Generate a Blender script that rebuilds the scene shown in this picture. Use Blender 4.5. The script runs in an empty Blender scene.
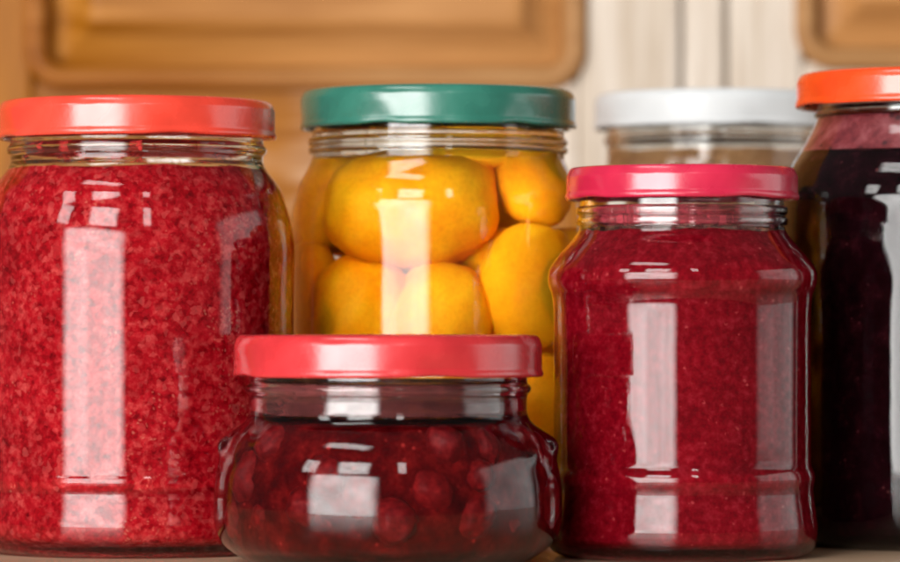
import bpy, bmesh, math, random
from mathutils import Vector, noise

# ------------------------------------------------------------------ camera, light
S = bpy.context.scene
COL = S.collection
random.seed(7)
FPX = 4040.0          # focal length in pixels of a 900 px wide picture
ZC = 0.063            # lens height above the countertop
HOR = 330.0           # picture row of the horizon

cam = bpy.data.cameras.new('camera')
co = bpy.data.objects.new('camera', cam)
COL.objects.link(co)
co.location = (0, 0, ZC)
co.rotation_euler = (math.radians(90), 0, 0)
cam.sensor_width = 36.0
cam.lens = 36.0 * FPX / 900.0
cam.shift_y = (HOR - 281.0) / 900.0
cam.clip_start = 0.05
cam.clip_end = 30
cam.dof.use_dof = True
cam.dof.focus_distance = 1.105
cam.dof.aperture_fstop = 12.0
S.camera = co

w = bpy.data.worlds.new('World')
S.world = w
w.use_nodes = True
w.node_tree.nodes['Background'].inputs[0].default_value = (1.0, 0.95, 0.9, 1)
w.node_tree.nodes['Background'].inputs[1].default_value = 0.05

def area_lamp(name, azim, elev, dist, sx, sy, radiance, col=(1, 1, 1), target=(0, 1.2, 0.06)):
    """A rectangular lamp seen from the jars at azim degrees (right of the lens positive) and elev degrees."""
    l = bpy.data.lights.new(name, 'AREA')
    l.shape = 'RECTANGLE'
    l.size, l.size_y = sx, sy
    l.energy = radiance * math.pi * sx * sy
    l.color = col
    # curtained glass: uneven over the pane, fading towards its edges
    l.use_nodes = True
    nt = l.node_tree
    em = nt.nodes['Emission']
    geo = nt.nodes.new('ShaderNodeNewGeometry')
    sep = nt.nodes.new('ShaderNodeSeparateXYZ')
    nt.links.new(geo.outputs['Parametric'], sep.inputs[0])

    def fade(sock, w0, w1):
        a = nt.nodes.new('ShaderNodeMapRange')
        a.interpolation_type = 'SMOOTHSTEP'
        nt.links.new(sock, a.inputs['Value'])
        a.inputs['From Min'].default_value, a.inputs['From Max'].default_value = 0.0, w0
        b = nt.nodes.new('ShaderNodeMapRange')
        b.interpolation_type = 'SMOOTHSTEP'
        nt.links.new(sock, b.inputs['Value'])
        b.inputs['From Min'].default_value, b.inputs['From Max'].default_value = 1.0, 1.0 - w1
        m = nt.nodes.new('ShaderNodeMath')
        m.operation = 'MULTIPLY'
        nt.links.new(a.outputs[0], m.inputs[0])
        nt.links.new(b.outputs[0], m.inputs[1])
        return m.outputs[0]
    nz = nt.nodes.new('ShaderNodeTexNoise')
    nz.inputs['Scale'].default_value = 3.0
    nt.links.new(geo.outputs['Parametric'], nz.inputs['Vector'])
    mr = nt.nodes.new('ShaderNodeMapRange')
    nt.links.new(nz.outputs[0], mr.inputs['Value'])
    mr.inputs['From Min'].default_value, mr.inputs['From Max'].default_value = 0.3, 0.7
    mr.inputs['To Min'].default_value, mr.inputs['To Max'].default_value = 0.75, 1.25
    cur = mr.outputs[0]
    for f in (fade(sep.outputs['X'], 0.16, 0.16), fade(sep.outputs['Y'], 0.10, 0.10)):
        m = nt.nodes.new('ShaderNodeMath')
        m.operation = 'MULTIPLY'
        nt.links.new(cur, m.inputs[0])
        nt.links.new(f, m.inputs[1])
        cur = m.outputs[0]
    m = nt.nodes.new('ShaderNodeMath')
    m.operation = 'MULTIPLY'
    nt.links.new(cur, m.inputs[0])
    m.inputs[1].default_value = 1.18
    nt.links.new(m.outputs[0], em.inputs['Strength'])
    o = bpy.data.objects.new(name, l)
    COL.objects.link(o)
    a, e = math.radians(azim), math.radians(elev)
    t = Vector(target)
    d = Vector((math.sin(a) * math.cos(e), -math.cos(a) * math.cos(e), math.sin(e)))
    o.location = t + d * dist
    o.rotation_euler = (-d).to_track_quat('-Z', 'Y').to_euler()
    return o

WIN = (1.0, 0.97, 0.95)
area_lamp('window_lamp', -28.5, 6.5, 2.6, 2.34, 1.42, 6.0, WIN)                 # tall lower panes
area_lamp('upper_window_lamp', -23, 28.2, 2.75, 1.05, 0.62, 6.0, WIN)         # the three panes above them
area_lamp('upper_window_lamp', -54, 27, 2.75, 0.50, 0.60, 4.5, WIN)
area_lamp('upper_window_lamp', 10, 29, 2.75, 0.28, 0.60, 4.5, WIN)
area_lamp('ceiling_lamp', -38, 56, 1.9, 0.95, 0.30, 4.5, WIN)
area_lamp('side_window_lamp', 88, 8, 2.4, 2.3, 1.5, 0.75, WIN)

S.view_settings.view_transform = 'Standard'
S.view_settings.look = 'None'
S.view_settings.exposure = 1.05
S.view_settings.gamma = 1.0
cy = S.cycles
cy.use_denoising = True
cy.max_bounces = 18
cy.transmission_bounces = 16
cy.glossy_bounces = 6
cy.diffuse_bounces = 4
cy.sample_clamp_indirect = 25.0
cy.caustics_refractive = True
cy.caustics_reflective = False
cy.filter_width = 2.2
cy.blur_glossy = 0.0

# ------------------------------------------------------------------ helpers
def at(px, py, d):
    """Point seen at picture pixel (px, py) at distance d."""
    return Vector(((px - 450) / FPX * d, d, (HOR - py) / FPX * d + ZC))

def link_mesh(name, bm, mats, parent=None, smooth=True):
    me = bpy.data.meshes.new(name)
    bm.to_mesh(me)
    bm.free()
    for m in (mats if isinstance(mats, (list, tuple)) else [mats]):
        me.materials.append(m)
    if smooth:
        for p in me.polygons:
            p.use_smooth = True
    o = bpy.data.objects.new(name, me)
    COL.objects.link(o)
    if parent is not None:
        o.parent = parent
    return o

def thing(name, label, cat, loc, group=None):
    o = bpy.data.objects.new(name, None)
    o.empty_display_size = 0.02
    COL.objects.link(o)
    o.location = loc
    o['label'] = label
    o['category'] = cat
    if group:
        o['group'] = group
    return o

def chaikin(pts, n=3):
    """Round the corners of an open path; a doubled point stays sharp."""
    for _ in range(n):
        out = [pts[0]]
        for a, b in zip(pts, pts[1:]):
            if (a[0] - b[0]) ** 2 + (a[1] - b[1]) ** 2 < 1e-14:
                out.append(a)
                continue
            out.append((a[0] * .75 + b[0] * .25, a[1] * .75 + b[1] * .25))
            out.append((a[0] * .25 + b[0] * .75, a[1] * .25 + b[1] * .75))
        out.append(pts[-1])
        pts = out
    res = []
    for p in pts:
        if not res or (p[0] - res[-1][0]) ** 2 + (p[1] - res[-1][1]) ** 2 > 1e-12:
            res.append(p)
    return res

def lathe(path, seg=144, mod=None, bm=None, mat=0):
    """Turn an (r, z) path round the z axis; the path going up has its normals outwards."""
    bm = bm or bmesh.new()
    rings = []
    for r, z in path:
        if r < 1e-7:
            rings.append([bm.verts.new((0, 0, z))])
        else:
            ring = []
            for i in range(seg):
                t = 2 * math.pi * i / seg
                rr, zz = mod(r, z, t) if mod else (r, z)
                ring.append(bm.verts.new((rr * math.cos(t), rr * math.sin(t), zz)))
            rings.append(ring)
    for a, b in zip(rings, rings[1:]):
        for i in range(seg):
            j = (i + 1) % seg
            if len(a) == 1 and len(b) == 1:
                continue
            if len(a) == 1:
                f = bm.faces.new((a[0], b[j], b[i]))
            elif len(b) == 1:
                f = bm.faces.new((a[i], a[j], b[0]))
            else:
                f = bm.faces.new((a[i], a[j], b[j], b[i]))
            f.material_index = mat
    return bm

# ------------------------------------------------------------------ materials
class NT:
    def __init__(self, name):
        self.m = bpy.data.materials.new(name)
        self.m.use_nodes = True
        self.t = self.m.node_tree
        for n in list(self.t.nodes):
            self.t.nodes.remove(n)
        self.out = self.t.nodes.new('ShaderNodeOutputMaterial')

    def n(self, kind, props=None, **ins):
        nd = self.t.nodes.new(kind)
        for k, v in (props or {}).items():
            setattr(nd, k, v)
        for k, v in ins.items():
            key = k.replace('_', ' ')
            self.set(nd, key, v)
        return nd

    def set(self, nd, key, v):
        s = nd.inputs[key]
        if hasattr(v, 'bl_idname') and hasattr(v, 'outputs'):
            v = v.outputs[0]
        if hasattr(v, 'is_output'):
            self.t.links.new(v, s)
        else:
            s.default_value = v

    def ramp(self, fac, stops, interp='LINEAR'):
        nd = self.t.nodes.new('ShaderNodeValToRGB')
        cr = nd.color_ramp
        cr.interpolation = interp
        while len(cr.elements) < len(stops):
            cr.elements.new(0.5)
        for e, (p, c) in zip(cr.elements, stops):
            e.position = p
            e.color = (*c, 1) if len(c) == 3 else c
        self.set(nd, 'Fac', fac)
        return nd

    def mix(self, fac, a, b, blend='MIX'):
        nd = self.t.nodes.new('ShaderNodeMixRGB')
        nd.blend_type = blend
        self.set(nd, 'Fac', fac)
        self.set(nd, 'Color1', a if not isinstance(a, tuple) or len(a) == 4 else (*a, 1))
        self.set(nd, 'Color2', b if not isinstance(b, tuple) or len(b) == 4 else (*b, 1))
        return nd

    def coords(self, scale=(1, 1, 1), loc=(0, 0, 0)):
        tc = self.t.nodes.new('ShaderNodeTexCoord')
        mp = self.t.nodes.new('ShaderNodeMapping')
        mp.inputs['Scale'].default_value = scale
        mp.inputs['Location'].default_value = loc
        self.t.links.new(tc.outputs['Object'], mp.inputs['Vector'])
        return mp

    def done(self, surf, vol=None):
        self.t.links.new(surf.outputs[0], self.out.inputs['Surface'])
        if vol:
            self.t.links.new(vol.outputs[0], self.out.inputs['Volume'])
        return self.m

def glass_mat(name, col=(0.985, 0.992, 0.988), seed=0.0):
    t = NT(name)
    c = t.coords(loc=(seed, seed, 0))
    nz = t.n('ShaderNodeTexNoise', Vector=c, Scale=55.0, Detail=1.5)
    bp = t.n('ShaderNodeBump', Strength=0.045, Distance=0.0025, Height=nz)
    g = t.n('ShaderNodeBsdfGlass', Color=(*col, 1), Roughness=0.04, IOR=1.43, Normal=bp)
    return t.done(g)

def syrup_mat(name, ior, absorb, density):
    t = NT(name)
    g = t.n('ShaderNodeBsdfGlass', Color=(1, 1, 1, 1), Roughness=0.0, IOR=ior)
    v = t.n('ShaderNodeVolumeAbsorption', Color=(*absorb, 1), Density=density)
    return t.done(g, v)

def lid_mat(name, col, rough=0.24, dark=0.8, coat=0.4):
    t = NT(name)
    c = t.coords()
    nz = t.n('ShaderNodeTexNoise', Vector=c, Scale=90.0, Detail=3.0)
    cl = t.mix(t.ramp(nz, [(0.35, (0, 0, 0)), (0.7, (1, 1, 1))]), tuple(x * dark for x in col), col)
    fine = t.n('ShaderNodeTexNoise', Vector=c, Scale=700.0, Detail=2.0)
    big = t.n('ShaderNodeTexNoise', Vector=c, Scale=45.0, Detail=1.0)
    b1 = t.n('ShaderNodeBump', Strength=0.06, Distance=0.0006, Height=fine)
    b2 = t.n('ShaderNodeBump', Strength=0.10, Distance=0.003, Height=big, Normal=b1)
    rg = t.n('ShaderNodeMapRange', Value=nz)
    rg.inputs['From Min'].default_value, rg.inputs['From Max'].default_value = 0.3, 0.7
    rg.inputs['To Min'].default_value, rg.inputs['To Max'].default_value = rough * 0.75, rough * 1.4
    p = t.n('ShaderNodeBsdfPrincipled', Base_Color=cl, Roughness=rg, Normal=b2)
    t.set(p, 'Specular IOR Level', 0.55)
    t.set(p, 'Coat Weight', coat)
    t.set(p, 'Coat Roughness', 0.14)
    return t.done(p)

def wood_mat(name, heart, dark, glare=None, grain='X', glare_x=(0.0, 0.1), rough=0.42):
    """Varnished timber; glare = window glare painted into the base colour, growing along x."""
    t = NT(name)
    lng, crs = 5.0, 75.0
    sc = (lng, crs, crs) if grain == 'X' else (crs, crs, lng)
    c = t.coords(sc)
    n1 = t.n('ShaderNodeTexNoise', Vector=c, Scale=1.0, Detail=6.0, Roughness=0.6, Distortion=0.8)
    c2 = t.coords(tuple(s * 5 for s in sc))
    n2 = t.n('ShaderNodeTexNoise', Vector=c2, Scale=1.0, Detail=3.0)
    c3 = t.coords((6, 6, 6))
    n3 = t.n('ShaderNodeTexNoise', Vector=c3, Scale=1.0, Detail=2.0)
    base = t.mix(t.ramp(n1, [(0.34, (0, 0, 0)), (0.66, (1, 1, 1))]), dark, heart)
    if glare:
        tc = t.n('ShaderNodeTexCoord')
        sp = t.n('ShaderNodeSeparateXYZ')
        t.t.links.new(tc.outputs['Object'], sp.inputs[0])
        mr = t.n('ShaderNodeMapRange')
        mr.inputs['From Min'].default_value, mr.inputs['From Max'].default_value = glare_x
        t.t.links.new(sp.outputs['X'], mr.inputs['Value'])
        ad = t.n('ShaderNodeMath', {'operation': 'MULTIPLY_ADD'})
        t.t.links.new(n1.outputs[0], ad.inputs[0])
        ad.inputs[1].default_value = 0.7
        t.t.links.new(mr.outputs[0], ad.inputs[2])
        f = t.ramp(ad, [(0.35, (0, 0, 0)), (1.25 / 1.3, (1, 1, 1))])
        glare_dark = tuple(x * y for x, y in zip(glare, (0.86, 0.80, 0.74)))
        sc_ = t.mix(t.ramp(n1, [(0.3, (0, 0, 0)), (0.7, (1, 1, 1))]), glare_dark, glare)
        base = t.mix(f, base, sc_)  # painted glare laid over the timber's own tone
    fig = t.mix(t.ramp(n2, [(0.3, (0.86, 0.84, 0.82)), (0.65, (1, 1, 1))]), (1, 1, 1), (1, 1, 1))
    fine = t.ramp(n2, [(0.3, (0.84, 0.80, 0.76)), (0.62, (1, 1, 1))])
    base = t.mix(1.0, base, fine, 'MULTIPLY')
    base = t.mix(1.0, base, t.ramp(n3, [(0.3, (0.86, 0.84, 0.82)), (0.7, (1, 1, 1))]), 'MULTIPLY')
    bp = t.n('ShaderNodeBump', Strength=0.12, Distance=0.0008, Height=n2)
    p = t.n('ShaderNodeBsdfPrincipled', Base_Color=base, Roughness=rough, Normal=bp)
    t.set(p, 'Specular IOR Level', 0.12)
    return t.done(p)

def mash_mat():
    """Rough red berry mash: seeds, pulp and juice pockets."""
    t = NT('berry_mash')
    c = t.coords((1, 1, 1))
    wn = t.n('ShaderNodeTexNoise', Vector=c, Scale=260.0, Detail=2.0)
    warp = t.mix(0.0035, c, t.n('ShaderNodeVectorMath', {'operation': 'SUBTRACT'}), 'ADD')
    vm = [n for n in t.t.nodes if n.bl_idname == 'ShaderNodeVectorMath'][-1]
    t.t.links.new(wn.outputs['Color'], vm.inputs[0])
    vm.inputs[1].default_value = (.5, .5, .5)
    v1 = t.n('ShaderNodeTexVoronoi', {'feature': 'F1'}, Vector=warp, Scale=640.0, Randomness=1.0)
    v2 = t.n('ShaderNodeTexVoronoi', {'feature': 'F1'}, Vector=warp, Scale=620.0, Randomness=1.0)
    n1 = t.n('ShaderNodeTexNoise', Vector=c, Scale=370.0, Detail=5.0, Roughness=0.68)
    n2 = t.n('ShaderNodeTexNoise', Vector=c, Scale=75.0, Detail=3.0)
    # each cell its own shade
    cells = t.n('ShaderNodeSeparateColor')
    t.t.links.new(v1.outputs['Color'], cells.inputs[0])
    a = t.ramp(cells, [(0.0, (0.20, 0.001, 0.006)), (0.45, (0.52, 0.004, 0.014)), (0.82, (0.64, 0.016, 0.028)), (1.0, (0.84, 0.13, 0.115))])
    b = t.ramp(n1, [(0.36, (0.18, 0.001, 0.003)), (0.5, (0.52, 0.005, 0.013)), (0.70, (0.82, 0.10, 0.09))])
    m = t.mix(0.6, a, b)
    seeds = t.ramp(v2.outputs['Distance'], [(0.12, (1, 1, 1)), (0.3, (0, 0, 0))])
    gate = t.ramp(n2, [(0.5, (0, 0, 0)), (0.62, (0.5, 0.5, 0.5))])
    m = t.mix(t.mix(1.0, seeds, gate, 'MULTIPLY'), m, (0.75, 0.24, 0.16))
    m = t.mix(1.0, m, t.ramp(n2, [(0.32, (0.74, 0.62, 0.66)), (0.58, (1, 1, 1))]), 'MULTIPLY')
    bp = t.n('ShaderNodeBump', Strength=0.5, Distance=0.0012, Height=n1)
    p = t.n('ShaderNodeBsdfPrincipled', Base_Color=m, Roughness=0.55, Normal=bp)
    t.set(p, 'Specular IOR Level', 0.0)
    return t.done(p)

def puree_mat(name, lo, mid, hi, speck, scale=420.0):
    t = NT(name)
    c = t.coords((1, 1, 1))
    n1 = t.n('ShaderNodeTexNoise', Vector=c, Scale=scale, Detail=4.0, Roughness=0.7)
    n2 = t.n('ShaderNodeTexNoise', Vector=c, Scale=60.0, Detail=3.0)
    v = t.n('ShaderNodeTexVoronoi', {'feature': 'F1'}, Vector=c, Scale=330.0)
    m = t.ramp(n1, [(0.34, lo), (0.52, mid), (0.70, hi)])
    sp = t.ramp(v.outputs['Distance'], [(0.10, (1, 1, 1)), (0.2, (0, 0, 0))])
    gate = t.ramp(n1, [(0.52, (0, 0, 0)), (0.6, (0.9, 0.9, 0.9))])
    m = t.mix(t.mix(1.0, sp, gate, 'MULTIPLY'), m, speck)
    m = t.mix(1.0, m, t.ramp(n2, [(0.3, (0.72, 0.66, 0.7)), (0.62, (1, 1, 1))]), 'MULTIPLY')
    p = t.n('ShaderNodeBsdfPrincipled', Base_Color=m, Roughness=0.5)
    t.set(p, 'Specular IOR Level', 0.0)
    return t.done(p)

def foam_mat():
    t = NT('jam_foam')
    c = t.coords()
    n1 = t.n('ShaderNodeTexNoise', Vector=c, Scale=160.0, Detail=5.0, Roughness=0.7)
    v = t.n('ShaderNodeTexVoronoi', {'feature': 'F1'}, Vector=c, Scale=230.0)
    m = t.ramp(n1, [(0.32, (0.10, 0.006, 0.012)), (0.5, (0.26, 0.030, 0.040)), (0.7, (0.42, 0.11, 0.12))])
    m = t.mix(t.ramp(v.outputs['Distance'], [(0.16, (1, 1, 1)), (0.26, (0, 0, 0))]), m, (0.06, 0.006, 0.012))
    p = t.n('ShaderNodeBsdfPrincipled', Base_Color=m, Roughness=0.5)
    return t.done(p)

def smear_mat(name, col, lo, hi, scale=150.0, p0=0.36, p1=0.62):
    """Juice and pulp left on the inside of the neck: blotches with clear gaps."""
    t = NT(name)
    c = t.coords((1, 1, 1.6))
    n1 = t.n('ShaderNodeTexNoise', Vector=c, Scale=scale, Detail=5.0, Roughness=0.65)
    n2 = t.n('ShaderNodeTexNoise', Vector=c, Scale=scale * 2.5, Detail=2.0)
    f = t.ramp(n1, [(p0, (lo, lo, lo)), (p1, (hi, hi, hi))])
    m = t.ramp(n2, [(0.3, tuple(x * .55 for x in col)), (0.65, col)])
    d = t.n('ShaderNodeBsdfDiffuse', Color=m)
    tr = t.n('ShaderNodeBsdfTransparent', Color=(0.9, 0.72, 0.7, 1) if lo > 0 else (1, 1, 1, 1))
    mx = t.n('ShaderNodeMixShader')
    t.set(mx, 'Fac', f)
    t.t.links.new(tr.outputs[0], mx.inputs[1])
    t.t.links.new(d.outputs[0], mx.inputs[2])
    return t.done(mx)

def apricot_mat():
    t = NT('apricot_skin')
    c = t.coords()
    oi = t.n('ShaderNodeObjectInfo')
    n1 = t.n('ShaderNodeTexNoise', Vector=c, Scale=1.6, Detail=4.0, Roughness=0.6)
    n2 = t.n('ShaderNodeTexNoise', Vector=c, Scale=16.0, Detail=4.0)
    m = t.ramp(n1, [(0.28, (0.96, 0.31, 0.003)), (0.5, (1.0, 0.43, 0.004)), (0.72, (1.0, 0.54, 0.010))])
    m = t.mix(1.0, m, t.ramp(n2, [(0.3, (0.88, 0.84, 0.7)), (0.6, (1, 1, 1))]), 'MULTIPLY')
    m2 = t.mix(t.n('ShaderNodeMath', {'operation': 'MULTIPLY'}), m, (1.0, 0.54, 0.015))
    vd = t.n('ShaderNodeTexVoronoi', {'feature': 'F1'}, Vector=c, Scale=9.0)
    m2 = t.mix(t.ramp(vd.outputs['Distance'], [(0.05, (0.3, 0.3, 0.3)), (0.13, (0, 0, 0))]), m2, (0.62, 0.14, 0.01))
    mul = [n for n in t.t.nodes if n.bl_idname == 'ShaderNodeMath'][-1]
    t.t.links.new(oi.outputs['Random'], mul.inputs[0])
    mul.inputs[1].default_value = 0.45
    bp = t.n('ShaderNodeBump', Strength=0.07, Distance=0.04, Height=n2)
    p = t.n('ShaderNodeBsdfPrincipled', Base_Color=m2, Roughness=0.5, Normal=bp)
    t.set(p, 'Subsurface Weight', 0.08)
    t.set(p, 'Specular IOR Level', 0.05)
    p.inputs['Subsurface Radius'].default_value = (0.004, 0.002, 0.0005)
    return t.done(p)

def cherry_mat():
    t = NT('cherry_skin')
    c = t.coords()
    n1 = t.n('ShaderNodeTexNoise', Vector=c, Scale=2.2, Detail=6.0, Roughness=0.7)
    m = t.ramp(n1, [(0.3, (0.08, 0.002, 0.004)), (0.52, (0.18, 0.006, 0.009)), (0.75, (0.34, 0.03, 0.03))])
    p = t.n('ShaderNodeBsdfPrincipled', Base_Color=m, Roughness=0.45)
    t.set(p, 'Specular IOR Level', 0.1)
    return t.done(p)

# ------------------------------------------------------------------ the setting
bm = bmesh.new()
x0, x1, y0, y1 = -0.9, 0.9, 0.80, 1.70
def box(bm, a, b, bevel=0.0):
    vs = [bm.verts.new((x, y, z)) for x in (a[0], b[0]) for y in (a[1], b[1]) for z in (a[2], b[2])]
    fs = [(0, 1, 3, 2), (4, 6, 7, 5), (0, 4, 5, 1), (2, 3, 7, 6), (0, 2, 6, 4), (1, 5, 7, 3)]
    new = [bm.faces.new([vs[i] for i in f]) for f in fs]
    if bevel:
        es = list({e for f in new for e in f.edges})
        bmesh.ops.bevel(bm, geom=es, offset=bevel, segments=3, affect='EDGES', profile=0.5)
box(bm, (x0, y0, -0.03), (x1, y1, 0.0), 0.004)
ct = link_mesh('countertop', bm, wood_mat('pale_table_wood', (0.66, 0.49, 0.34), (0.54, 0.37, 0.24), rough=0.22), smooth=False)
ct['kind'] = 'structure'

# cabinet behind the jars
DC = 1.62
HEART, HDARK, GLARE = (0.36, 0.137, 0.007), (0.22, 0.072, 0.003), (0.69, 0.64, 0.57)  # last tone: cream of the window glare, painted as wood colour
K = DC / FPX
X = lambda px: (px - 450) * K
Zp = lambda py: (HOR - py) * K + ZC
wood_rail = wood_mat('rail_wood', HEART, HDARK, GLARE, 'X', (X(275), X(640)))  # right end pales with painted glare
wood_panel = wood_mat('panel_wood', HEART, HDARK, (0.46, 0.23, 0.08), 'X', (X(60), X(640)))  # tan towards the right is the glare's fading edge, put into the colour
wood_dark = wood_mat('stile_wood', HEART, HDARK, None, 'Z')
wood_glare = wood_mat('glare_stile_wood', GLARE, (0.53, 0.46, 0.37), None, 'Z')  # same timber as the other stiles, with window glare painted in

def rrect(x0, x1, z0, z1, r, y, n=10):
    pts = []
    for cx, cz, a0 in ((x1 - r, z0 + r, -90), (x1 - r, z1 - r, 0), (x0 + r, z1 - r, 90), (x0 + r, z0 + r, 180)):
        for i in range(n + 1):
            a = math.radians(a0 + 90 * i / n)
            pts.append((cx + r * math.cos(a), y, cz + r * math.sin(a)))
    return pts

def nested(bm, rect, rad, steps):
    """Loops stepping inwards: steps = (inset, depth towards the viewer)."""
    x0, x1, z0, z1 = rect
    prev = None
    for ins, dep in steps:
        r = max(rad - ins, 0.003)
        ring = [bm.verts.new(p) for p in rrect(x0 + ins, x1 - ins, z0 + ins, z1 - ins, r, DC - dep)]
        if prev:
            for i in range(len(ring)):
                j = (i + 1) % len(ring)
                bm.faces.new((prev[i], prev[j], ring[j], ring[i]))
        prev = ring
    bm.faces.new(prev)

cabinet = thing('kitchen_cabinet', 'wooden kitchen cabinet with raised panel doors behind the row of jars', 'cabinet', (0, 0, 0))
def cabinet_door(label, xl, xr, pl, pr, pbot, mats):
    """Door from picture column xl to xr with a raised panel from pl to pr ending at row pbot."""
    ztop, zbot = 0.62, 0.012
    r = bpy.data.objects.new('door', None)
    COL.objects.link(r)
    r.parent = cabinet
    r['label'] = label
    zp = Zp(pbot)
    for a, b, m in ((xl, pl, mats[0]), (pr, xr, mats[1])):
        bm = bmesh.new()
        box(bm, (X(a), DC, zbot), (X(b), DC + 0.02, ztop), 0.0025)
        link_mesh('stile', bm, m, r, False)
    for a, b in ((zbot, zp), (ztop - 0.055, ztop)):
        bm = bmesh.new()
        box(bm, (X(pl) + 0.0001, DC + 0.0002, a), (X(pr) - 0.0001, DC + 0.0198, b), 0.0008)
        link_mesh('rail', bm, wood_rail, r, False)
    rect = (X(pl), X(pr), zp, ztop - 0.055)
    bm = bmesh.new()
    nested(bm, rect, 0.013, [(-0.0035, -0.004), (-0.0035, 0.002), (-0.002, 0.0045), (0.001, 0.0055), (0.004, 0.0045), (0.006, 0.001), (0.0062, -0.006)])
    bmesh.ops.recalc_face_normals(bm, faces=bm.faces)
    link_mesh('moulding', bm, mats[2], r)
    bm = bmesh.new()
    nested(bm, rect, 0.013, [(0.003, -0.012), (0.003, -0.005), (0.010, -0.005), (0.021, 0.0015), (0.022, 0.0035), (0.0245, 0.0042), (0.027, 0.0042)])
    bmesh.ops.recalc_face_normals(bm, faces=bm.faces)
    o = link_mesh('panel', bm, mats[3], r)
    return r

wood_mould = wood_mat('moulding_wood', (0.32, 0.115, 0.016), (0.22, 0.07, 0.008), (0.40, 0.22, 0.09), 'X', (X(150), X(700)))  # lightens to the right with the same painted glare
cabinet_door('honey brown raised panel door with window glare painted on one stile', -70, 680, 34, 578, 82,
             (wood_dark, wood_glare, wood_mould, wood_panel))
cabinet_door('door at the right edge with a stile painted pale with window glare', 729, 1420, 803, 1340, 62,
             (wood_glare, wood_dark, wood_mould, wood_panel))
bm = bmesh.new()
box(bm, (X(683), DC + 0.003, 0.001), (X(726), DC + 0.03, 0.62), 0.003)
link_mesh('post', bm, wood_glare, cabinet, False)  # pale from painted glare as well
bm = bmesh.new()
box(bm, (-0.9, DC + 0.032, 0.001), (0.9, DC + 0.045, 0.66), 0.002)
cb = link_mesh('wall', bm, wood_dark, smooth=False)
cb['kind'] = 'structure'

# ------------------------------------------------------------------ jars
def make_lid(parent, R, h, z, mat, lugs=6, phase=0.0):
    """Pressed twist-off lid: recessed top, rolled shoulder, skirt with lug dents and a curled rim."""
    t = 0.0006
    p = [(0, h - .0012), (R * .55, h - .0012), (R * .80, h - .0013), (R * .87, h - .0011), (R * .89, h - .0002),
         (R * .91, h), (R * .96, h - .0001), (R - .0007, h - .0009), (R, h - .0027), (R, h - .0027), (R, h * .5),
         (R, .0022), (R, .0022), (R + .0004, .0012), (R + .0004, .0006), (R, 0.0), (R - .0009, .0002),
         (R - .0012, .0012), (R - .0009, .0030), (R - t, .0040), (R - t, h - .0042), (R * .98 - t, h - .0024), (R * .9, h - .0020), (0, h - .0020)]
    p = chaikin(p[::-1], 2)

    def mod(r, zz, a):
        if r < R * .96:
            return r, zz
        k = max(0.0, math.cos(lugs * (a - phase))) ** 3
        low = max(0.0, min(1.0, (h * .6 - zz) / (h * .6)))
        return r - 0.0008 * k * low, zz + 0.0005 * k * low * low
    bm = lathe(p, 180, mod)
    o = link_mesh('lid', bm, mat, parent)
    o.location = (0, 0, z)
    return o

def inner_r(outer, z, t):
    """Outer radius of the path at height z less the wall thickness."""
    best = 0
    for (r0, z0), (r1, z1) in zip(outer, outer[1:]):
        if min(z0, z1) <= z <= max(z0, z1) and abs(z1 - z0) > 1e-9:
            best = max(best, r0 + (r1 - r0) * (z - z0) / (z1 - z0))
    return best - t

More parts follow.
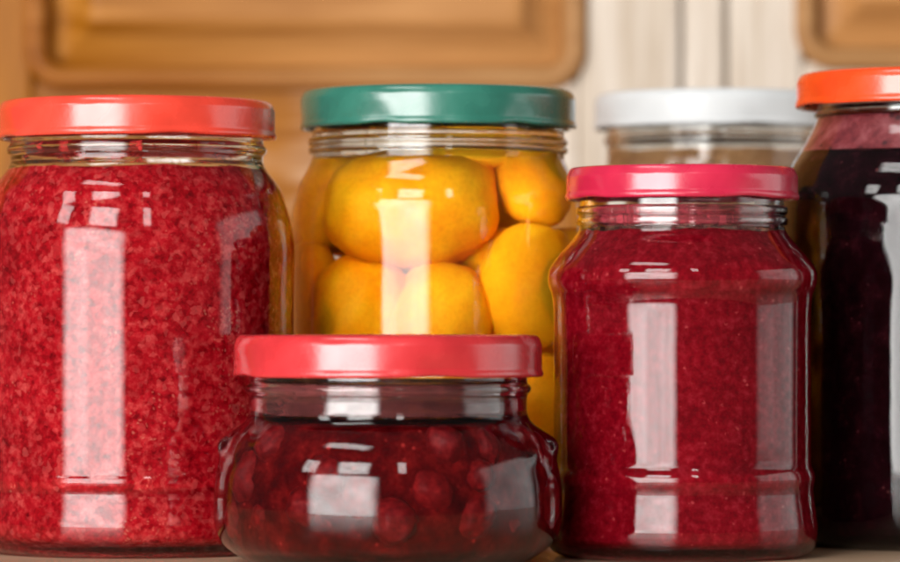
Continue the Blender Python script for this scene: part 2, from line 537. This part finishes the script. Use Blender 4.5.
def jar(spec):
    """spec: px (axis column), D, body [(r, z)...] from heel to neck foot in mm, neck (r, top z), lid, label, fill."""
    d = spec['D']
    # the near side of a jar is what shows: pull its levels towards the lens height accordingly
    kn = 1.0 - 0.62 * spec['lid'][0] / 1000 / d
    hz = ZC * 1000
    near = lambda z: hz + (z - hz) * kn
    spec['fill'] = near(spec['fill'])
    spec['lid'] = (spec['lid'][0], spec['lid'][1] * kn, near(spec['lid'][2]))
    spec['neck'] = (spec['neck'][0], near(spec['neck'][1]))
    if 'threads' in spec:
        spec['threads'] = [near(q * 1000) / 1000 for q in spec['threads']]
    if 'smear' in spec:
        spec['smear'] = (near(spec['smear'][0]), near(spec['smear'][1]), spec['smear'][2])
    base = at(spec['px'], HOR, d)
    root = thing('preserve_jar', spec['label'], 'jar', (base.x, d, 0.0), 'jars of preserves on the countertop')
    root.rotation_euler.z = spec.get('rot', 0.0)
    body = [(r / 1000, z / 1000) for r, z in spec['body']]
    rn, zn = spec['neck'][0] / 1000, spec['neck'][1] / 1000      # neck radius, glass mouth height
    zf = body[-1][1]
    rb = body[0][0]
    out = [(0, .0022), (rb * .55, .0020), (rb * .80, .0010), (rb * .90, 0.0), (rb, 0.0)] + body[1:]
    zl = spec['lid'][2] / 1000                                    # underside of the lid
    th = spec.get('threads', [zl - .0035])
    out += [(rn, zf + .0008)]
    for zt in th:
        out += [(rn, zt - .0016), (rn + .0011, zt - .0007), (rn + .0011, zt + .0007), (rn, zt + .0016)]
    out += [(rn, zl + .002), (rn, zn - .0015), (rn - .0006, zn)]
    outer = chaikin(out, 3)
    t = spec.get('wall', 2.4) / 1000
    fill = spec['fill'] / 1000
    # inner wall, from the base up to the mouth
    zs = []
    z = .0055
    top = zn - .002
    n = 46
    prof = []
    for i in range(n + 1):
        z = .0055 + (top - .0055) * i / n
        zz = [inner_r(outer, q, t) for q in (z - .0015, z, z + .0015) if .0002 < q < zn - .0003]
        r = sum(zz) / len(zz)
        r = min(r, rn - t) if z > zf else r
        prof.append((r, z))
    heel = [(0, .0048), (prof[0][0] * .7, .0044), (prof[0][0] * .9, .0046)]
    inner = chaikin(heel + prof, 1)
    mod = spec.get('mod')
    gm = spec['glass']
    rim = [(rn - .0006, zn), (rn - t * .5, zn + .0003), (rn - t + .0003, zn - .0004)]
    up = [p for p in inner if p[1] >= fill]
    lowp = [p for p in inner if p[1] < fill]
    rf = lowp[-1][0] + (up[0][0] - lowp[-1][0]) * (fill - lowp[-1][1]) / max(up[0][1] - lowp[-1][1], 1e-9)
    if spec.get('syrup'):
        # glass open where the syrup wets it; the syrup skin closes it
        path = outer + rim[1:] + up[::-1] + [(rf, fill)]
        link_mesh('glass', lathe(path, 160, mod), gm, root)
        bm = lathe(lowp + [(rf, fill)], 160, mod, None, 0)
        lathe([(rf, fill), (rf * .97, fill - .0004), (rf * .9, fill - .0006), (0, fill - .0006)], 160, mod, bm, 1)
        bmesh.ops.remove_doubles(bm, verts=bm.verts, dist=1e-6)
        link_mesh('syrup', bm, spec['syrup'], root)
    else:
        path = outer + rim[1:] + inner[::-1]
        link_mesh('glass', lathe(path, 160, mod), gm, root)
        e = .0004
        c = [(r + (e if r > 1e-6 else 0), z - (e if z < .008 else 0)) for r, z in lowp]
        rt = rf + e
        lathe_path = c + [(rt, fill), (rt, fill), (rt * .95, fill - .0006), (rt * .85, fill - .001), (rt * .4, fill - .0006), (0, fill - .0008)]
        def uneven(r, z, a):
            if z > fill - .0012:
                z += .0011 * noise.noise(Vector((2.2 * math.cos(a), 2.2 * math.sin(a), d * 40))) + .0005 * noise.noise(Vector((7 * math.cos(a), 7 * math.sin(a), d * 60)))
            return r, z
        link_mesh(spec['content'], lathe(lathe_path, 160, uneven), spec['cmat'], root)
        if spec.get('foam'):
            zt = fill + spec['foam'] / 1000
            ring = [(rt, fill + .0001)] + [(r + e, z) for r, z in up if fill < z < zt]
            ring += [(ring[-1][0] - .0008, zt + .0003), (ring[-1][0] - .0016, zt - .001), (rt - .003, fill + .0004)]
            link_mesh('foam', lathe(ring, 128, mod), foam_mat(), root)
    if spec.get('pulp'):
        k = spec['pulp'][0]
        core = [(r * k, z + .0012) for r, z in lowp if z < fill - .004]
        link_mesh('pulp', lathe(core + [(core[-1][0] * .93, fill - .0025), (core[-1][0] * .4, fill - .0018), (0, fill - .002)], 128), spec['pulp'][1], root)
    if spec.get('smear'):
        za, zb, sm = spec['smear']
        pts = [(r - .00015, z) for r, z in up if za / 1000 <= z <= zb / 1000]
        link_mesh('smear', lathe(pts + [(r - .0003, z) for r, z in pts[::-1]], 128, mod), sm, root)
    R, h, zl_ = (v / 1000 for v in spec['lid'])
    make_lid(root, R, h, zl_, spec['lidmat'], spec.get('lugs', 6), spec.get('lugphase', 0.3))
    return root

def body_px(spec_rows, c, base, sc):
    return [((hw) * sc, (base - y) * sc) for hw, y in spec_rows]

clear = glass_mat('clear_glass')
clear2 = glass_mat('clear_glass_wavy', seed=0.37)

# --- big jar of red berry mash, left
D = 1.155; s = D / FPX * 1000; B = HOR + ZC * 1000 / s
left = jar(dict(px=137, D=D, glass=clear,
    label='big jar of grainy bright red berry mash under a coral red lid',
    body=body_px([(140, B), (152, B - 3), (158, B - 9), (161.5, 521), (159, 506), (156.5, 493), (156, 486), (158.5, 480), (158.5, 474), (156.5, 468), (156.5, 400), (156.5, 300), (157.5, 262), (158, 250), (157, 240), (155, 228), (152, 215), (148, 203), (145, 192), (138, 181), (129, 170), (126.5, 164)], 0, B, s),
    neck=(126 * s, (B - 100) * s), lid=(138 * s, 39.5 * s, (B - 136.5) * s), threads=[(B - 147) * s / 1000],
    fill=(B - 168) * s, content='berry_mash', cmat=mash_mat(), smear=((B - 168) * s, (B - 142) * s, smear_mat('mash_smear', (0.35, 0.02, 0.02), 0.0, 0.8, 190.0, 0.56, 0.68)), lidmat=lid_mat('coral_red_paint', (0.7040, 0.0546, 0.0308)), lugs=4, lugphase=-1.2))

# --- apricots in syrup, green lid
D = 1.205; s = D / FPX * 1000; B = HOR + ZC * 1000 / s
SA, SD = (1.0, 0.70, 0.05), 1.2
green_B, green_s = B, s
green = jar(dict(px=438, D=D, glass=clear2,
    label='jar of whole golden apricots in syrup under a dark green lid',
    body=body_px([(122, B), (138, B - 5), (144, B - 18), (146, 500), (146, 400), (146, 280), (146, 222), (145, 204), (140, 186), (131, 171), (126.5, 162)], 0, B, s),
    neck=(126 * s, (B - 90) * s), lid=(137.5 * s, 40 * s, (B - 126) * s), threads=[(B - 139) * s / 1000, (B - 147) * s / 1000],
    fill=(B - 128) * s, syrup=[syrup_mat('apricot_syrup', 1.36 / 1.43, SA, SD), syrup_mat('apricot_syrup_top', 1.36, SA, SD)],
    lidmat=lid_mat('sea_green_paint', (0.0264, 0.1540, 0.1100)), lugs=6, lugphase=0.1))

# --- squat jar of cherries, front
D = 1.09; s = D / FPX * 1000; B = HOR + ZC * 1000 / s
front_B, front_s = B, s
def squat_mod(r, z, a):
    """Relief cast into both shoulders: a small ear each side with a slanting rib towards the neck."""
    if r < 0.030:
        return r, z
    z0 = (front_B - 441) * front_s / 1000
    k = 0.0
    for c0 in (0.0, math.pi):
        da = (a - c0 + math.pi) % (2 * math.pi) - math.pi
        k += 0.0026 * math.exp(-(da / 0.2) ** 4) * math.exp(-((z - z0) / 0.0034) ** 2)
        for sg in (-1, 1):
            zr = z0 + 0.004 - (abs(da) - 0.2) * 0.004
            rib = math.exp(-((da - sg * (0.42 + (z0 + .002 - z) * 14)) / 0.07) ** 2)
            k += 0.0011 * rib * math.exp(-((z - z0 - .0005) / 0.0055) ** 4)
    return r + k, z
DARK = (0.72, 0.05, 0.06)
front = jar(dict(px=388, D=D, glass=clear,
    label='squat round jar of dark cherries in front, with a red lid',
    body=body_px([(128, B), (141, B - 3), (156, 551), (167, 542), (172.5, 529), (174.5, 513), (174, 493), (172, 473), (167, 455), (160, 441), (151, 430), (142, 421), (139.5, 414)], 0, B, s),
    neck=(139 * s, (B - 341) * s), lid=(154 * s, 43.5 * s, (B - 378) * s), threads=[(B - 390) * s / 1000],
    fill=(B - 419) * s, syrup=[syrup_mat('cherry_syrup', 1.36 / 1.43, DARK, 125.0), syrup_mat('cherry_syrup_top', 1.36, DARK, 125.0)],
    pulp=(0.885, puree_mat('cherry_pulp', (0.04, 0.001, 0.003), (0.10, 0.003, 0.005), (0.22, 0.014, 0.014), (0.5, 0.06, 0.05), 130.0)), smear=((B - 417) * s, (B - 384) * s, smear_mat('cherry_smear', (0.10, 0.022, 0.022), 0.45, 0.9)), mod=squat_mod, lidmat=lid_mat('red_paint', (0.5104, 0.0264, 0.0317)), lugs=4, lugphase=-1.25))

# --- jar of smooth red puree, pink lid
D = 1.128; s = D / FPX * 1000; B = HOR + ZC * 1000 / s
pink = jar(dict(px=682, D=D, glass=clear2,
    label='jar of smooth crimson fruit puree under a raspberry pink lid',
    body=body_px([(116, B), (128, B - 3), (133.5, B - 10), (135.5, 528), (134, 514), (131.5, 497), (131, 488), (133, 478), (132, 471), (128.5, 464), (128.5, 452), (128.5, 400), (128.5, 320), (129.5, 296), (133.5, 287), (135, 277), (132, 266), (120, 251), (107, 237), (102.5, 229)], 0, B, s),
    neck=(102 * s, (B - 169) * s), lid=(115.5 * s, 33.5 * s, (B - 198.5) * s), threads=[(B - 209) * s / 1000, (B - 220) * s / 1000],
    fill=(B - 231) * s, content='puree', cmat=puree_mat('crimson_puree', (0.17, 0.001, 0.006), (0.26, 0.003, 0.010), (0.36, 0.014, 0.026), (0.55, 0.07, 0.07)),
    smear=((B - 229) * s, (B - 203) * s, smear_mat('puree_smear', (0.30, 0.035, 0.05), 0.15, 0.85, 220.0)), lidmat=lid_mat('raspberry_paint', (0.4928, 0.0158, 0.0528)), lugs=4, lugphase=-1.0))

# --- white-lidded jar at the back
D = 1.36; s = D / FPX * 1000; B = HOR + ZC * 1000 / s
white = jar(dict(px=714, D=D, glass=clear,
    label='jar at the back under a plain white lid',
    body=body_px([(100, B), (118, B - 10), (124, B - 30), (126, 420), (126, 300), (126, 230), (123, 205), (115, 185), (109, 172), (108, 166)], 0, B, s),
    neck=(107.5 * s, (B - 94) * s), lid=(119 * s, 36.5 * s, (B - 126.5) * s), threads=[(B - 138) * s / 1000],
    fill=(B - 150) * s, content='puree', cmat=puree_mat('tan_puree', (0.40, 0.20, 0.09), (0.50, 0.27, 0.12), (0.56, 0.34, 0.17), (0.3, 0.14, 0.06)),
    lidmat=lid_mat('white_paint', (0.56, 0.585, 0.59), rough=0.42, dark=0.95, coat=0.05), lugs=4))

# --- tall jar of nearly black jam, orange lid
D = 1.19; s = D / FPX * 1000; B = HOR + ZC * 1000 / s
dark = jar(dict(px=937, D=D, glass=clear,
    label='tall jar of nearly black jam under an orange lid at the right edge',
    body=body_px([(138, B), (154, B - 9), (160, B - 26), (162, 490), (162, 400), (162, 260), (161, 215), (158, 190), (148, 168), (134, 148), (124, 130), (120, 120), (119, 114)], 0, B, s),
    neck=(119 * s, (B - 72) * s), lid=(140 * s, 35 * s, (B - 103.5) * s), threads=[(B - 109) * s / 1000],
    fill=(B - 151) * s, content='jam', cmat=puree_mat('black_jam', (0.006, 0.001, 0.002), (0.012, 0.002, 0.004), (0.035, 0.006, 0.009), (0.12, 0.03, 0.03), 200.0),
    foam=10.8, lidmat=lid_mat('orange_paint', (0.7300, 0.0600, 0.0088)), lugs=4))

# ------------------------------------------------------------------ fruit
def fruit_mesh(name, R, seed, crease, rough, mat):
    bm = bmesh.new()
    bmesh.ops.create_icosphere(bm, subdivisions=4, radius=1.0)
    for v in bm.verts:
        p = v.co.normalized()
        a = math.atan2(p.y, p.x)
        k = 1.0
        k -= crease * math.exp(-(a / 0.16) ** 2) * math.sqrt(max(0, p.x * p.x + p.y * p.y))
        k -= crease * 1.6 * math.exp(-((1 - p.z) / 0.06))
        k += rough * noise.noise(p * 1.5 + Vector((seed, seed * 2, 3))) + rough * .35 * noise.noise(p * 4 + Vector((seed, 5, seed)))
        v.co = p * k * R
    me = bpy.data.meshes.new(name)
    bm.to_mesh(me)
    bm.free()
    for pl in me.polygons:
        pl.use_smooth = True
    me.materials.append(mat)
    return me

am = apricot_mat()
ameshes = [fruit_mesh('apricot', 1.0, 1.3 + i * 2.1, 0.07, 0.10, am) for i in range(4)]
gx, gy = green.location.x, green.location.y
def apr(x, y, z, sx, sy, sz, rot, mi, label):
    """x right, y depth from the jar axis, z height, half sizes: all mm."""
    o = bpy.data.objects.new('apricot', ameshes[mi])
    COL.objects.link(o)
    o.location = (gx + x / 1000, gy + y / 1000, (z - 6.0) / 1000 if z > 55 else z / 1000 * .9)
    o.scale = (sx / 1000, sy / 1000, sz / 1000)
    o.rotation_euler = rot
    o['label'] = label
    o['category'] = 'apricot'
    o['group'] = 'apricots in the green lidded jar'
R_ = math.radians
apr(-7, -15, 103.5, 24, 22, 18, (0, 0, R_(-120)), 0, 'largest apricot, whole, at the top of the syrup in the green lidded jar')
apr(-20, -18, 73, 13.5, 15, 19, (0, R_(8), R_(-70)), 1, 'apricot at lower left under the largest one in the green lidded jar')
apr(0, -22, 71.5, 14, 14, 19, (0, R_(-14), R_(200)), 2, 'apricot at lower middle under the largest one, behind the squat jar lid')
apr(24, -16, 82, 13.5, 15, 19, (0, R_(14), R_(80)), 3, 'apricot at the right side of the green lidded jar, beside the raspberry pink lid')
apr(25, -8, 112, 11, 14, 13, (0, 0, R_(30)), 1, 'small apricot at upper right inside the green lidded jar')
apr(13, -2, 90, 11, 12, 10, (0, R_(20), 0), 2, 'apricot wedged deeper between the largest one and the right hand one')
HID = 'golden apricot packed deeper or lower in the green lidded jar'
for i, q in enumerate([(-4, 22, 104, 24, 15, 16), (-27, 8, 106, 11, 16, 15), (26, 20, 86, 13, 14, 15), (-22, 18, 76, 16, 16, 15), (2, 12, 74, 15, 15, 14),
          (-24, -12, 42, 15, 17, 16), (4, -21, 38, 15, 16, 17), (26, -8, 46, 13, 17, 17), (20, 20, 48, 16, 16, 17), (-16, 22, 44, 16, 15, 16),
          (0, 6, 46, 13, 12, 13), (-20, -12, 18, 17, 18, 12), (18, -14, 18, 17, 18, 12), (0, 22, 18, 20, 16, 12), (6, 12, 117, 31, 22, 8), (-31, -3, 84, 9, 12, 12)]):
    apr(*q, (0, 0, R_(47 * i)), i % 4, HID)

cm = cherry_mat()
cmeshes = [fruit_mesh('cherry', 1.0, 4.7 + i * 1.7, 0.05, 0.15, cm) for i in range(4)]
fx, fy = front.location.x, front.location.y
rnd = random.Random(11)
placed = []
tries = 0
while len(placed) < 95 and tries < 40000:
    tries += 1
    z = rnd.uniform(11, 39)
    lim = inner_r([(r / 1000, zz / 1000) for r, zz in body_px([(128, front_B), (141, front_B - 3), (156, 551), (167, 542), (172.5, 529), (174.5, 513), (174, 493), (172, 473), (167, 455), (160, 441), (151, 430), (142, 421)], 0, front_B, front_s)], z / 1000, .0026) * 1000
    R = rnd.uniform(4.5, 8.2)
    rad = (lim - R - .6) * math.sqrt(rnd.uniform(.25, 1))
    a = rnd.uniform(0, 2 * math.pi)
    p = Vector((rad * math.cos(a), rad * math.sin(a), z))
    if z - R < 6 or z + R > (front_B - 419) * front_s - 1.5:
        continue
    if all((p - q).length > (R + r2) * .82 for q, r2 in placed):
        placed.append((p, R))
for i, (p, R) in enumerate(placed):
    o = bpy.data.objects.new('cherry', cmeshes[i % 4])
    COL.objects.link(o)
    o.location = (fx + p.x / 1000, fy + p.y / 1000, p.z / 1000)
    o.scale = tuple(R / 1000 * rnd.uniform(.78, 1.1) for _ in range(3))
    o.rotation_euler = (rnd.uniform(0, 6), rnd.uniform(0, 6), rnd.uniform(0, 6))
    o['label'] = 'dark red cherry in the syrup of the squat red lidded jar'
    o['category'] = 'cherry'
    o['group'] = 'cherries in the squat jar'
